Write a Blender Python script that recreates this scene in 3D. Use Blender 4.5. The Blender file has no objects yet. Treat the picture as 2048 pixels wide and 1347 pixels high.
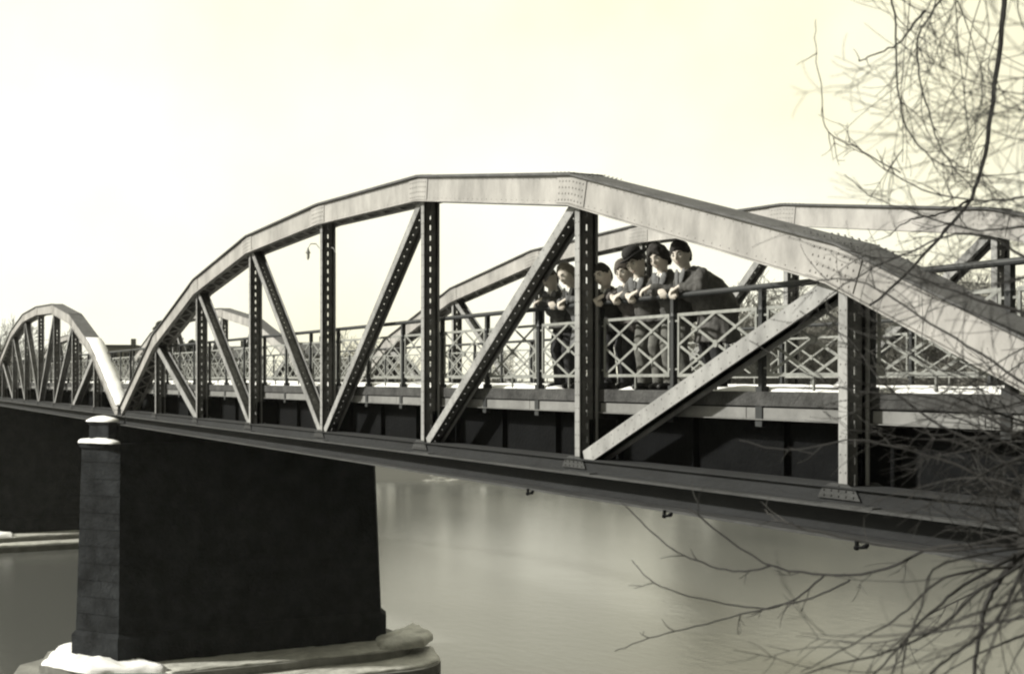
import bpy, math, random
from mathutils import Vector, Matrix, noise
R = math.radians
random.seed(7)
C = bpy.context.scene.collection

# ------------------------------------------------------------------ camera
# World: X runs along the bridge towards the photographer, Y across it (away from
# the photographer), Z up, water at z = 0, eye level at E.
E = 8.8
L = 4.4                       # one truss panel
F = 2626.0                    # focal length in pixels of the 2048 px wide photo
CAMX = 7.92 * L
U = (0.4580, -0.8890)         # bridge axis in camera (right, forward)
cam = bpy.data.cameras.new('camera')
camo = bpy.data.objects.new('camera', cam)
C.objects.link(camo)
camo.location = (CAMX, 0, E)
camo.rotation_euler = (R(90), 0, math.atan2(0.8890, 0.4580))
cam.sensor_width = 36
cam.lens = F / 2048 * 36
cam.shift_y = 85.5 / 2048
cam.clip_start = 0.1
cam.clip_end = 3000
cam.dof.use_dof = True
cam.dof.focus_distance = 15
cam.dof.aperture_fstop = 4.8
bpy.context.scene.camera = camo

# ------------------------------------------------------------------ sky, sun, exposure
SUN_EL, SUN_AZ = R(32), math.atan2(-0.93, -0.37)      # direction towards the sun, from +X
world = bpy.data.worlds.new('World')
bpy.context.scene.world = world
world.use_nodes = True
nt = world.node_tree
for n in list(nt.nodes): nt.nodes.remove(n)
out = nt.nodes.new('ShaderNodeOutputWorld')
bg = nt.nodes.new('ShaderNodeBackground')
sky = nt.nodes.new('ShaderNodeTexSky')
sky.sky_type = 'NISHITA'
sky.sun_disc = False
sky.sun_elevation = SUN_EL
sky.sun_rotation = math.pi / 2 - SUN_AZ
sky.dust_density = 4
hs = nt.nodes.new('ShaderNodeHueSaturation')
hs.inputs['Saturation'].default_value = 0.0
mx = nt.nodes.new('ShaderNodeMix'); mx.data_type = 'RGBA'
mx.inputs[0].default_value = 0.97
mx.inputs[7].default_value = (9.5, 9.4, 7.2, 1)
# thin cloud in front of the blue, slightly uneven: whiter and creamier banks
tcc = nt.nodes.new('ShaderNodeTexCoord'); nzc = nt.nodes.new('ShaderNodeTexNoise'); nzc.inputs['Scale'].default_value = 2.3; nzc.inputs['Detail'].default_value = 5
nt.links.new(tcc.outputs['Generated'], nzc.inputs[0])
crc = nt.nodes.new('ShaderNodeValToRGB'); crc.color_ramp.elements[0].position = .36; crc.color_ramp.elements[1].position = .64
crc.color_ramp.elements[0].color = (.91, .86, .60, 1); crc.color_ramp.elements[1].color = (1, .99, .85, 1)
nt.links.new(nzc.outputs[0], crc.inputs[0])
vsc = nt.nodes.new('ShaderNodeVectorMath'); vsc.operation = 'SCALE'; vsc.inputs['Scale'].default_value = 8.9
nt.links.new(crc.outputs[0], vsc.inputs[0]); nt.links.new(vsc.outputs[0], mx.inputs[7])
nt.links.new(sky.outputs[0], hs.inputs['Color'])
nt.links.new(hs.outputs[0], mx.inputs[6])
# sky brightness shaped by direction, dimmed behind the camera to darken post sides
tcw = nt.nodes.new('ShaderNodeTexCoord'); dp = nt.nodes.new('ShaderNodeVectorMath'); dp.operation = 'DOT_PRODUCT'
dp.inputs[1].default_value = (-.93, -.36, 0)
nt.links.new(tcw.outputs['Generated'], dp.inputs[0])
mrw = nt.nodes.new('ShaderNodeMapRange'); mrw.inputs[1].default_value = -.7; mrw.inputs[2].default_value = .42
mrw.inputs[3].default_value = .05; mrw.inputs[4].default_value = 1.0
nt.links.new(dp.outputs['Value'], mrw.inputs[0])
sc_ = nt.nodes.new('ShaderNodeVectorMath'); sc_.operation = 'SCALE'
nt.links.new(mx.outputs[2], sc_.inputs[0]); nt.links.new(mrw.outputs[0], sc_.inputs['Scale'])
nt.links.new(sc_.outputs[0], bg.inputs[0])
bg.inputs[1].default_value = 0.1
nt.links.new(bg.outputs[0], out.inputs[0])
sl = bpy.data.lights.new('sun', 'SUN')
so = bpy.data.objects.new('sun', sl)
C.objects.link(so)
sl.energy = 4.8
sl.angle = R(3)
sl.color = (1.0, 0.97, 0.89)
sd = Vector((math.cos(SUN_AZ) * math.cos(SUN_EL), math.sin(SUN_AZ) * math.cos(SUN_EL), math.sin(SUN_EL)))
so.rotation_euler = sd.to_track_quat('Z', 'Y').to_euler()
so.location = (0, -20, 60)
vs = bpy.context.scene.view_settings
bpy.context.scene.display_settings.display_device = 'sRGB'
vs.view_transform = 'Standard'; vs.look = 'None'; vs.exposure = 0.5; vs.gamma = 1; vs.use_curve_mapping = False
bpy.context.scene.cycles.pixel_filter_type = 'BLACKMAN_HARRIS'
bpy.context.scene.cycles.filter_width = 2.2
bpy.context.scene.cycles.max_bounces = 6
bpy.context.scene.cycles.volume_bounces = 0

def rv(r, v, h):
    """camera-relative right / forward / height above eye -> world"""
    return Vector((CAMX + U[0] * r + U[1] * v, 0.8890 * r + 0.4580 * v, E + h))
def px(x, y, v):
    """a point seen at photo pixel x, y at the forward distance v"""
    return rv((x - 1024) / F * v, v, (759 - y) / F * v)

# ------------------------------------------------------------------ materials
def mat(name, col, rough=0.7, var=0.25, scale=3.0, bump=0.0, metal=0.0, col2=None, stretch=(1, 1, 1), detail=6, spec=0.4, thr=None):
    m = bpy.data.materials.new(name); m.use_nodes = True
    t = m.node_tree; b = t.nodes['Principled BSDF']
    tc = t.nodes.new('ShaderNodeTexCoord'); mp = t.nodes.new('ShaderNodeMapping')
    mp.inputs['Scale'].default_value = stretch
    t.links.new(tc.outputs['Object'], mp.inputs[0])
    nz = t.nodes.new('ShaderNodeTexNoise'); nz.inputs['Scale'].default_value = scale
    nz.inputs['Detail'].default_value = detail; nz.inputs['Roughness'].default_value = 0.65
    t.links.new(mp.outputs[0], nz.inputs[0])
    cr = t.nodes.new('ShaderNodeValToRGB')
    lo = 0.32 if thr is None else thr[0]; hi = 0.68 if thr is None else thr[1]
    cr.color_ramp.elements[0].position = lo; cr.color_ramp.elements[1].position = hi
    c2 = col2 or tuple(c * (1 - var) for c in col)
    cr.color_ramp.elements[0].color = (*c2, 1)
    cr.color_ramp.elements[1].color = (*[c * (1 + var * .4) for c in col], 1)
    t.links.new(nz.outputs[0], cr.inputs[0])
    t.links.new(cr.outputs[0], b.inputs['Base Color'])
    b.inputs['Roughness'].default_value = rough
    b.inputs['Metallic'].default_value = metal
    b.inputs['Specular IOR Level'].default_value = spec
    if bump:
        bp = t.nodes.new('ShaderNodeBump'); bp.inputs['Strength'].default_value = bump
        bp.inputs['Distance'].default_value = 0.03
        n2 = t.nodes.new('ShaderNodeTexNoise'); n2.inputs['Scale'].default_value = scale * 7; n2.inputs['Detail'].default_value = 4
        t.links.new(mp.outputs[0], n2.inputs[0]); t.links.new(n2.outputs[0], bp.inputs['Height'])
        t.links.new(bp.outputs[0], b.inputs['Normal'])
    return m
M = {}
M['paint'] = mat('grey_steel_paint', (.32, .31, .295), .6, .4, 2.2, .25, stretch=(1, 1, .45))
M['paint_dark'] = mat('weathered_cover_plate', (.085, .085, .085), .85, .4, 4, .4)
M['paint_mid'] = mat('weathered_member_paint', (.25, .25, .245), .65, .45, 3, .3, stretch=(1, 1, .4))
M['paint_low'] = mat('shaded_bottom_chord_paint', (.011, .012, .013), .9, .5, 2.5, .4, stretch=(.4, 1, 1))  # willow shade over the bottom chord is put into this colour
M['ledge'] = mat('shaded_flange_edge', (.036, .037, .037), .75, .5, 5, .3, stretch=(.3, 1, 1))  # flange colour lowered to imitate the shade over the bottom chord
M['web_shade'] = mat('shaded_web_plates', (.15, .15, .145), .8, .5, 4, .3)  # web colour darkened to stand in for shade on post and brace sides
M['rail'] = mat('dark_railing_paint', (.022, .024, .025), .6, .3, 8)
M['lattice'] = mat('grey_lattice_paint', (.22, .225, .21), .6, .35, 8)
M['girder_shade'] = mat('shaded_girder', (.006, .0064, .0068), .9, .4, 3, .4, spec=.05)  # near-black colour stands in for the shade under the deck
M['concrete'] = mat('sidewalk_concrete', (.05, .05, .049), .9, .7, 3.5, .6)
M['channel'] = mat('edge_channel_paint', (.16, .16, .155), .7, .35, 2, .2)
M['asphalt'] = mat('road_asphalt', (.06, .06, .06), .95, .3, 5, .6)
M['stone'] = mat('dark_pier_stone', (.024, .026, .028), .9, .65, 1.6, 1.0, spec=.05)  # one even dark base colour for piers and abutments
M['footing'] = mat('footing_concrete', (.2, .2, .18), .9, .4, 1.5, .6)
M['snow'] = mat('snow', (.92, .92, .9), .8, .06, 9, .8)
M['ice'] = mat('dirty_ice', (.5, .5, .45), .5, .35, 2.5, .6)
M['bark'] = mat('twig_bark', (.017, .016, .015), .85, .35, 20)
M['farbark'] = mat('hazed_tree_bark', (.2, .195, .175), .9, .3, 2)  # bark paled to imitate haze over the distance
M['evergreen'] = mat('evergreen_needles', (.035, .045, .035), .9, .4, 2)
M['bank'] = mat('frosty_river_bank', (.42, .42, .38), .95, .3, .12, .6, col2=(.07, .07, .06), thr=(.62, .72))
M['brush'] = mat('bank_brush', (.1, .1, .08), .9, .4, 2)
M['plaster'] = mat('pale_plaster_wall', (.34, .33, .28), .9, .25, .6)
M['plaster_dark'] = mat('grey_plaster_wall', (.16, .16, .145), .9, .25, .6)
M['roof'] = mat('dark_roof_covering', (.07, .07, .07), .9, .3, 1)
M['glass'] = mat('window_glass', (.03, .03, .035), .15, .2, 1)
M['skin'] = mat('skin', (.52, .475, .42), .6, .1, 20)
M['eye_white'] = mat('eye_white', (.5, .5, .47), .3, .02, 20)
M['iris'] = mat('iris', (.02, .02, .02), .3, .02, 20)
M['lip'] = mat('lips', (.24, .16, .13), .5, .1, 20)
M['shoe'] = mat('shoe_leather', (.02, .02, .02), .5, .3, 20)
for nme, c in dict(hair_black=(.04, .038, .036), hair_brown=(.09, .08, .07), hair_fair=(.17, .155, .13),
                   wool_black=(0.048, 0.048, 0.046), wool_grey=(0.137, 0.139, 0.141), wool_brown=(0.120, 0.111, 0.106),
                   wool_charcoal=(0.093, 0.091, 0.087), wool_green=(0.075, 0.075, 0.072), trouser_dark=(0.036, 0.036, 0.038),
                   trouser_grey=(.13, .13, .12), shirt_white=(.8, .8, .76), felt_dark=(.035, .034, .033),
                   fur_dark=(.05, .048, .045)).items():
    M[nme] = mat(nme, c, .9, .3, 25, .3, spec=.15)

def water_mat():
    m = bpy.data.materials.new('river_water'); m.use_nodes = True
    t = m.node_tree; b = t.nodes['Principled BSDF']
    b.inputs['Base Color'].default_value = (.085, .087, .08, 1)
    b.inputs['Roughness'].default_value = .13
    b.inputs['IOR'].default_value = 1.42
    tc = t.nodes.new('ShaderNodeTexCoord'); mp = t.nodes.new('ShaderNodeMapping')
    mp.inputs['Rotation'].default_value = (0, 0, R(-62))
    mp.inputs['Scale'].default_value = (.6, 1.3, 1)
    t.links.new(tc.outputs['Object'], mp.inputs[0])
    n1 = t.nodes.new('ShaderNodeTexNoise'); n1.inputs['Scale'].default_value = 2.2; n1.inputs['Detail'].default_value = 7; n1.inputs['Roughness'].default_value = .6
    n2 = t.nodes.new('ShaderNodeTexNoise'); n2.inputs['Scale'].default_value = .09; n2.inputs['Detail'].default_value = 3
    t.links.new(mp.outputs[0], n1.inputs[0]); t.links.new(mp.outputs[0], n2.inputs[0])
    bp = t.nodes.new('ShaderNodeBump'); bp.inputs['Strength'].default_value = .2; bp.inputs['Distance'].default_value = .06
    t.links.new(n1.outputs[0], bp.inputs['Height']); t.links.new(bp.outputs[0], b.inputs['Normal'])
    mr = t.nodes.new('ShaderNodeMapRange')
    mr.inputs[1].default_value = .35; mr.inputs[2].default_value = .65; mr.inputs[3].default_value = .14; mr.inputs[4].default_value = .18
    t.links.new(n2.outputs[0], mr.inputs[0]); t.links.new(mr.outputs[0], b.inputs['Roughness'])
    return m
M['water'] = water_mat()

# ------------------------------------------------------------------ mesh helpers
class MB:
    def __init__(self): self.v = []; self.f = []; self.mi = []; self.cur = 0
    def add(self, vs_, fs):
        o = len(self.v); self.v += [tuple(p) for p in vs_]
        for f in fs: self.f.append(tuple(i + o for i in f)); self.mi.append(self.cur)
        return self
    def box(self, x0, x1, y0, y1, z0, z1):
        if x0 > x1: x0, x1 = x1, x0
        if y0 > y1: y0, y1 = y1, y0
        if z0 > z1: z0, z1 = z1, z0
        v = [(x0, y0, z0), (x1, y0, z0), (x1, y1, z0), (x0, y1, z0), (x0, y0, z1), (x1, y0, z1), (x1, y1, z1), (x0, y1, z1)]
        return self.add(v, BOXF)
    def obox(self, c, ax, ay, az, hx, hy, hz):
        v = []
        for sz in (-1, 1):
            for sx, sy in ((-1, -1), (1, -1), (1, 1), (-1, 1)):
                v.append(c + ax * (sx * hx) + ay * (sy * hy) + az * (sz * hz))
        return self.add(v, BOXF)
    def tube(self, pts, rad, n=8, caps=True, round_ends=False):
        pts = [Vector(p) for p in pts]
        if not isinstance(rad, (list, tuple)): rad = [rad] * len(pts)
        rings = []
        if round_ends:
            d0 = (pts[0] - pts[1]).normalized(); d1 = (pts[-1] - pts[-2]).normalized()
            a, ra = [], []
            for k in (80, 50, 25):
                a.append(pts[0] + d0 * rad[0] * math.sin(R(k))); ra.append(rad[0] * math.cos(R(k)))
            b, rb = [], []
            for k in (25, 50, 80):
                b.append(pts[-1] + d1 * rad[-1] * math.sin(R(k))); rb.append(rad[-1] * math.cos(R(k)))
            pts = a + pts + b; rad = ra + list(rad) + rb
        up = None
        vs_ = []
        for i, p in enumerate(pts):
            t = (pts[min(i + 1, len(pts) - 1)] - pts[max(i - 1, 0)])
            t = t.normalized() if t.length > 1e-9 else Vector((0, 0, 1))
            if up is None:
                up = Vector((0, 0, 1)) if abs(t.z) < .9 else Vector((1, 0, 0))
            s = t.cross(up).normalized(); up = s.cross(t).normalized()
            for k in range(n):
                a_ = 2 * math.pi * k / n
                vs_.append(p + (s * math.cos(a_) + up * math.sin(a_)) * rad[i])
        fs = []
        for i in range(len(pts) - 1):
            for k in range(n):
                fs.append((i * n + k, i * n + (k + 1) % n, (i + 1) * n + (k + 1) % n, (i + 1) * n + k))
        if caps:
            fs.append(tuple(range(n))[::-1]); fs.append(tuple((len(pts) - 1) * n + k for k in range(n)))
        return self.add(vs_, fs)
    def ell(self, c, r, nu=16, nv=10, fn=None, rot=None):
        c = Vector(c); vs_ = []; fs = []
        for j in range(1, nv):
            th = math.pi * j / nv
            for i in range(nu):
                ph = 2 * math.pi * i / nu
                d = Vector((math.sin(th) * math.cos(ph), math.sin(th) * math.sin(ph), math.cos(th)))
                p = Vector((d.x * r[0], d.y * r[1], d.z * r[2]))
                if fn: p = fn(d, p)
                if rot is not None: p = rot @ p
                vs_.append(c + p)
        for z in (1, -1):
            p = Vector((0, 0, z * r[2]))
            if fn: p = fn(Vector((0, 0, z)), p)
            if rot is not None: p = rot @ p
            vs_.append(c + p)
        T, B = len(vs_) - 2, len(vs_) - 1
        for j in range(nv - 2):
            for i in range(nu):
                fs.append((j * nu + i, (j + 1) * nu + i, (j + 1) * nu + (i + 1) % nu, j * nu + (i + 1) % nu))
        for i in range(nu):
            fs.append((T, i, (i + 1) % nu)); fs.append((B, (nv - 2) * nu + (i + 1) % nu, (nv - 2) * nu + i))
        return self.add(vs_, fs)
    def prism(self, poly, z0, z1, poly1=None):
        """plan polygon (counter-clockwise) extruded in z, optionally to another polygon on top"""
        n = len(poly); poly1 = poly1 or poly
        v = [(p[0], p[1], z0) for p in poly] + [(p[0], p[1], z1) for p in poly1]
        fs = [(i, (i + 1) % n, n + (i + 1) % n, n + i) for i in range(n)]
        fs += [tuple(range(n))[::-1], tuple(range(n, 2 * n))]
        return self.add(v, fs)
    def sweep(self, pts, o0, o1, y0, y1):
        """rectangle swept along a polyline in the XZ plane, offsets o along the mitred normal"""
        n = len(pts); vs_ = []
        for i, (x, z) in enumerate(pts):
            if i == 0: d = Vector((pts[1][0] - x, pts[1][1] - z)).normalized(); nn = Vector((-d.y, d.x)); s = 1
            elif i == n - 1: d = Vector((x - pts[-2][0], z - pts[-2][1])).normalized(); nn = Vector((-d.y, d.x)); s = 1
            else:
                a = Vector((x - pts[i - 1][0], z - pts[i - 1][1])).normalized(); b = Vector((pts[i + 1][0] - x, pts[i + 1][1] - z)).normalized()
                nn = Vector((-(a.y + b.y), a.x + b.x)).normalized(); s = 1 / max(.5, nn.dot(Vector((-a.y, a.x))))
            for o, y in ((o0, y0), (o0, y1), (o1, y1), (o1, y0)):
                vs_.append((x + nn.x * o * s, y, z + nn.y * o * s))
        fs = []
        for i in range(n - 1):
            for k in range(4):
                fs.append((i * 4 + k, (i + 1) * 4 + k, (i + 1) * 4 + (k + 1) % 4, i * 4 + (k + 1) % 4))
        fs += [(0, 1, 2, 3), tuple((n - 1) * 4 + k for k in (3, 2, 1, 0))]
        return self.add(vs_, fs)
    def rivet(self, c, nrm, r=.014):
        nrm = Vector(nrm); a = nrm.orthogonal().normalized(); b = nrm.cross(a); c = Vector(c)
        v = [c + (a * math.cos(k * math.pi / 3) + b * math.sin(k * math.pi / 3)) * r for k in range(6)]
        v += [c + (a * math.cos(k * math.pi / 3) + b * math.sin(k * math.pi / 3)) * r * .6 + nrm * r * .6 for k in range(6)]
        fs = [(k, (k + 1) % 6, 6 + (k + 1) % 6, 6 + k) for k in range(6)] + [tuple(range(6, 12))]
        return self.add(v, fs)
    def build(self, name, m=None, parent=None, smooth=False):
        me = bpy.data.meshes.new(name); me.from_pydata(self.v, [], self.f)
        ms = m if isinstance(m, (list, tuple)) else [m]
        for q in ms: me.materials.append(q)
        if len(ms) > 1: me.polygons.foreach_set('material_index', self.mi)
        if smooth: me.polygons.foreach_set('use_smooth', [True] * len(me.polygons))
        me.update()
        o = bpy.data.objects.new(name, me); C.objects.link(o)
        if parent: o.parent = parent
        return o
BOXF = [(0, 3, 2, 1), (4, 5, 6, 7), (0, 1, 5, 4), (1, 2, 6, 5), (2, 3, 7, 6), (3, 0, 4, 7)]
def tag(o, label=None, cat=None, group=None, kind=None):
    if label: o['label'] = label
    if cat: o['category'] = cat
    if group: o['group'] = group
    if kind: o['kind'] = kind
    return o
def empty(name, loc=(0, 0, 0), rz=0):
    o = bpy.data.objects.new(name, None); C.objects.link(o); o.location = loc; o.rotation_euler = (0, 0, rz); o.empty_display_size = .3
    return o
def copy_tree(o, parent=None):
    c = o.copy(); C.objects.link(c)
    if parent: c.parent = parent
    for ch in list(o.children): copy_tree(ch, c)
    return c

# ------------------------------------------------------------------ river, banks
g = MB()
n = 60
g.add([(-700, -600, 0), (300, -600, 0), (300, 900, 0), (-700, 900, 0)], [(0, 1, 2, 3)])
tag(g.build('river', M['water']), kind='structure')

def terrain(name, r0, r1, nr, vlist, hf, m):
    b = MB(); vs_ = []; fs = []
    for i in range(nr + 1):
        r = r0 + (r1 - r0) * i / nr
        for j, v in enumerate(vlist):
            vv, h = hf(r, v, j)
            vs_.append(rv(r, vv, h))
    m_ = len(vlist)
    for i in range(nr):
        for j in range(m_ - 1):
            fs.append((i * m_ + j, (i + 1) * m_ + j, (i + 1) * m_ + j + 1, i * m_ + j + 1))
    b.add(vs_, fs)
    o = b.build(name, m, smooth=True)
    return tag(o, kind='structure')
def gh(v):
    """height of the far bank above eye level at the forward distance v"""
    if v < 120: return -7.7
    if v < 160: return -7.7 + (v - 120) / 40 * .9
    return min(-1.5, -6.8 + (v - 160) / 140 * 5.3)
def bankh(r, v, j):
    nz = noise.noise(Vector((r * .06, v * .06, 0)))
    n2 = noise.noise(Vector((r * .3, v * .3, 3)))
    sh = 112 + 3 * noise.noise(Vector((r * .03, 0, 9))) + (2 if r > 0 else 0)
    d = v - 110
    h = -9.6 if j == 0 else (-8.75 + min(1, max(0, (d - 1) / 7)) ** .7 * 1.05 + nz * .4 * min(1, d / 8) + n2 * .15)
    if v > 120: h = gh(v) + nz * .35
    return v + (sh - 110), h
terrain('far_bank', -170, 170, 120, [109, 110.6, 111.5, 113, 115, 118, 120, 125, 130, 140, 160, 180, 200, 240, 300, 600, 1500], bankh, M['bank'])
# near bank and abutment ground under the photographer (outside the frame)
b = MB()
vs_, fs = [], []
rows = [(13.5, -9.6), (11.5, -8.5), (8, -6), (5, -3.6), (3, -2.2), (1.4, -1.72), (-2, -1.65), (-20, -1.6), (-300, -1.6)]
for i in range(41):
    y = -120 + i * 6
    for (dx, h) in rows:
        vs_.append((CAMX - dx + 0, y, E + h + .15 * noise.noise(Vector((dx, y * .3, 0)))))
for i in range(40):
    for j in range(len(rows) - 1):
        fs.append((i * 9 + j, i * 9 + j + 1, (i + 1) * 9 + j + 1, (i + 1) * 9 + j))
b.add(vs_, fs)
NEARBANK = b

# ------------------------------------------------------------------ bridge span
D1, D2 = 7.57, 14.1
TOPS = [-.78, 1.15, 2.3, 2.88, 3.0, 2.88, 2.3, 1.12, -.78]     # top edge of the arch chord above eye level
XS = [(-1 + i) * L for i in range(9)]
CD = .32                                                        # chord depth

def member(mb, p0, p1, yc, fw, dep, slot=True, tf=.016, dk=.04):
    """H-shaped built-up bar from p0 to p1 (x, z) in the truss plane y = yc, web pierced by slots"""
    a = Vector((p1[0] - p0[0], 0, p1[1] - p0[1])); ln = a.length; a.normalize()
    w = Vector((-a.z, 0, a.x)); Y = Vector((0, 1, 0))
    o = Vector((p0[0], yc, p0[1])); mid = o + a * ln / 2
    for s in (-1, 1):
        mb.obox(mid + Y * (s * dep / 2), a, Y, w, ln / 2, tf / 2, fw / 2)
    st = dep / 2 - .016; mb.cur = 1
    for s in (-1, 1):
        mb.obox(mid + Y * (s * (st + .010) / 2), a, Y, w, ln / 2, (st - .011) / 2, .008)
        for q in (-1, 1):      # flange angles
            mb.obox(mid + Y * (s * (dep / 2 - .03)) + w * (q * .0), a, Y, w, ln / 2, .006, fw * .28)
    k = 0.1
    while k < ln - .1:
        mb.obox(o + a * (k + dk), a, Y, w, dk if dk < .05 else .058, .018, .0078)
        k += .15
    mb.cur = 0; k = .12
    while k < ln - .1:          # rivets along the flanges
        for q in (-1, 1):
            c = o + a * k - Y * (dep / 2 + tf / 2) + w * (q * fw * .3)
            mb.rivet(c, (0, -1, 0), .011)
        k += .15
    return mb

def chord_z(x):
    for i in range(8):
        if XS[i] <= x <= XS[i + 1]:
            t = (x - XS[i]) / L
            return TOPS[i] * (1 - t) + TOPS[i + 1] * t
    return TOPS[0]

def truss(root, yc):
    pts = [(XS[i], TOPS[i]) for i in range(9)]
    t = MB()
    wo = .17
    t.sweep(pts, -CD, 0, yc - wo - .01, yc - wo + .01)
    t.sweep(pts, -CD, 0, yc + wo - .01, yc + wo + .01)
    for s in (-1, 1):                                # bottom flange angles
        t.sweep(pts, -CD - .014, -CD - .002, yc + s * wo - .05, yc + s * wo + .05)
    # lacing across the open underside
    for i in range(8):
        x0, z0, x1, z1 = *pts[i], *pts[i + 1]
        a = Vector((x1 - x0, 0, z1 - z0)); ln = a.length; a.normalize(); w = Vector((-a.z, 0, a.x))
        k = .3; s = 1
        while k < ln - .5:
            p = Vector((x0, yc, z0)) + a * k - w * (CD - .004); q = Vector((x0, yc, z0)) + a * (k + .34) - w * (CD - .004)
            p.y += s * .14; q.y -= s * .14
            d = (q - p); l2 = d.length; d.normalize()
            t.obox((p + q) / 2, d, w.cross(d), w, l2 / 2, .03, .004)
            k += .34; s = -s
        k = .15
        while k < ln - .1:
            for off in (.035, CD - .035):
                c = Vector((x0, yc - wo - .01, z0)) + a * k - w * off
                t.rivet(c, (0, -1, 0), .009)
            k += .14
    ch = t.build('top_chord', M['paint'], root)
    c = MB(); c.sweep(pts, .002, .022, yc - wo - .06, yc + wo + .06)
    c.sweep(pts[2:7], .0225, .036, yc - wo - .05, yc + wo + .05)
    for i in range(1, 8):                            # splice covers with rivet heads standing on top
        x, z = pts[i]
        j = max(i - 1, 0)
        for (ax, az) in (pts[i - 1], pts[i + 1]):
            a = Vector((ax - x, 0, az - z)).normalized(); w = Vector((-a.z, 0, a.x)); w = w if w.z > 0 else -w
            for q in range(5):
                for yy in (-.19, -.12, .12, .19):
                    c.rivet(Vector((x, yc + yy, z)) + a * (.08 + q * .09) + w * .036, w, .013)
    c.build('cover_plate', M['paint_dark'], ch)
    for i in range(1, 8):
        x, z = pts[i]
        for s in (-1, 1):
            gm = MB(); sub = []
            for (ax, az), sg in ((pts[i - 1], -1), (pts[i + 1], 1)):
                a = Vector((ax - x, 0, az - z)).normalized()
                sub.append((x + a.x * .34, z + a.z * .34))
            yy = yc + s * (wo + .016)
            gm.sweep([sub[0], (x, z), sub[1]], -CD + .012, -.02, yy - .005, yy + .005)
            for (ax, az) in (pts[i - 1], pts[i + 1]):
                a = Vector((ax - x, 0, az - z)).normalized(); w = Vector((-a.z, 0, a.x)); w = w if w.z > 0 else -w
                for q in range(4):
                    for oo in (.06, .13, .2, .27):
                        gm.rivet(Vector((x, yc + s * (wo + .021), z)) + a * (.05 + q * .075) - w * oo, (0, s, 0), .014)
            gm.build('gusset_plate', M['paint'], ch)
    # bottom chord: box member standing on a wide-flanged beam
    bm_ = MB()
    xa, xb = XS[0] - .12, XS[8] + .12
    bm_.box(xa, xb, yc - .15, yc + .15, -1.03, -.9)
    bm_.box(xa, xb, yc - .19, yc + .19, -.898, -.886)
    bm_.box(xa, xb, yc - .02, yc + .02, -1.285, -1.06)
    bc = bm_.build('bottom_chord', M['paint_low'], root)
    fl = MB()
    fl.box(xa - .01, xb + .01, yc - .26, yc + .26, -1.057, -1.033)
    fl.box(xa - .01, xb + .01, yc - .24, yc + .24, -1.312, -1.288)
    x = xa + .3
    while x < xb:
        fl.box(x - .3, x + .3, yc - .245, yc + .245, -1.032, -1.022)      # cover plates at the splices
        x += L
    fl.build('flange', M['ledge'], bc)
    for i in range(1, 8):
        x = XS[i]
        for s in (-1, 1):
            bg_ = MB(); y = yc + s * .165
            poly = [(x - .26, -.99), (x + .26, -.99), (x + .2, -.9), (x + .1, -.86), (x - .1, -.86), (x - .2, -.9)]
            v = [(p[0], y - .006, p[1]) for p in poly] + [(p[0], y + .006, p[1]) for p in poly]
            bg_.add(v, [tuple(range(6)), tuple(range(11, 5, -1))] + [(k, (k + 1) % 6 + 0, (k + 1) % 6 + 6, k + 6)[::-1] for k in range(6)])
            for q in range(5):
                for zz in (-.965, -.92): bg_.rivet((x - .18 + q * .09, y + s * .006, zz), (0, s, 0), .014)
            bg_.rivet((x, y + s * .006, -.885), (0, s, 0), .016)
            bg_.build('node_plate', M['ledge'], bc)
    for i in range(1, 8):
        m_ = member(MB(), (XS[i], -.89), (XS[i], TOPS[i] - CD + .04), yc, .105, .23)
        m_.build('vertical_post', [M['paint_mid'], M['web_shade']], root)
    for a, b_ in ((1, 2), (2, 3), (3, 4), (5, 4), (6, 5), (7, 6)):
        sg = 1 if b_ > a else -1
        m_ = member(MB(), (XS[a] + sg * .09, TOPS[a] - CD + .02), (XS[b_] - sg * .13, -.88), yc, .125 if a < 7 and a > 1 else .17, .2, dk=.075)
        m_.build('diagonal_brace', [M['paint_mid'], M['web_shade']], root)

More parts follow.
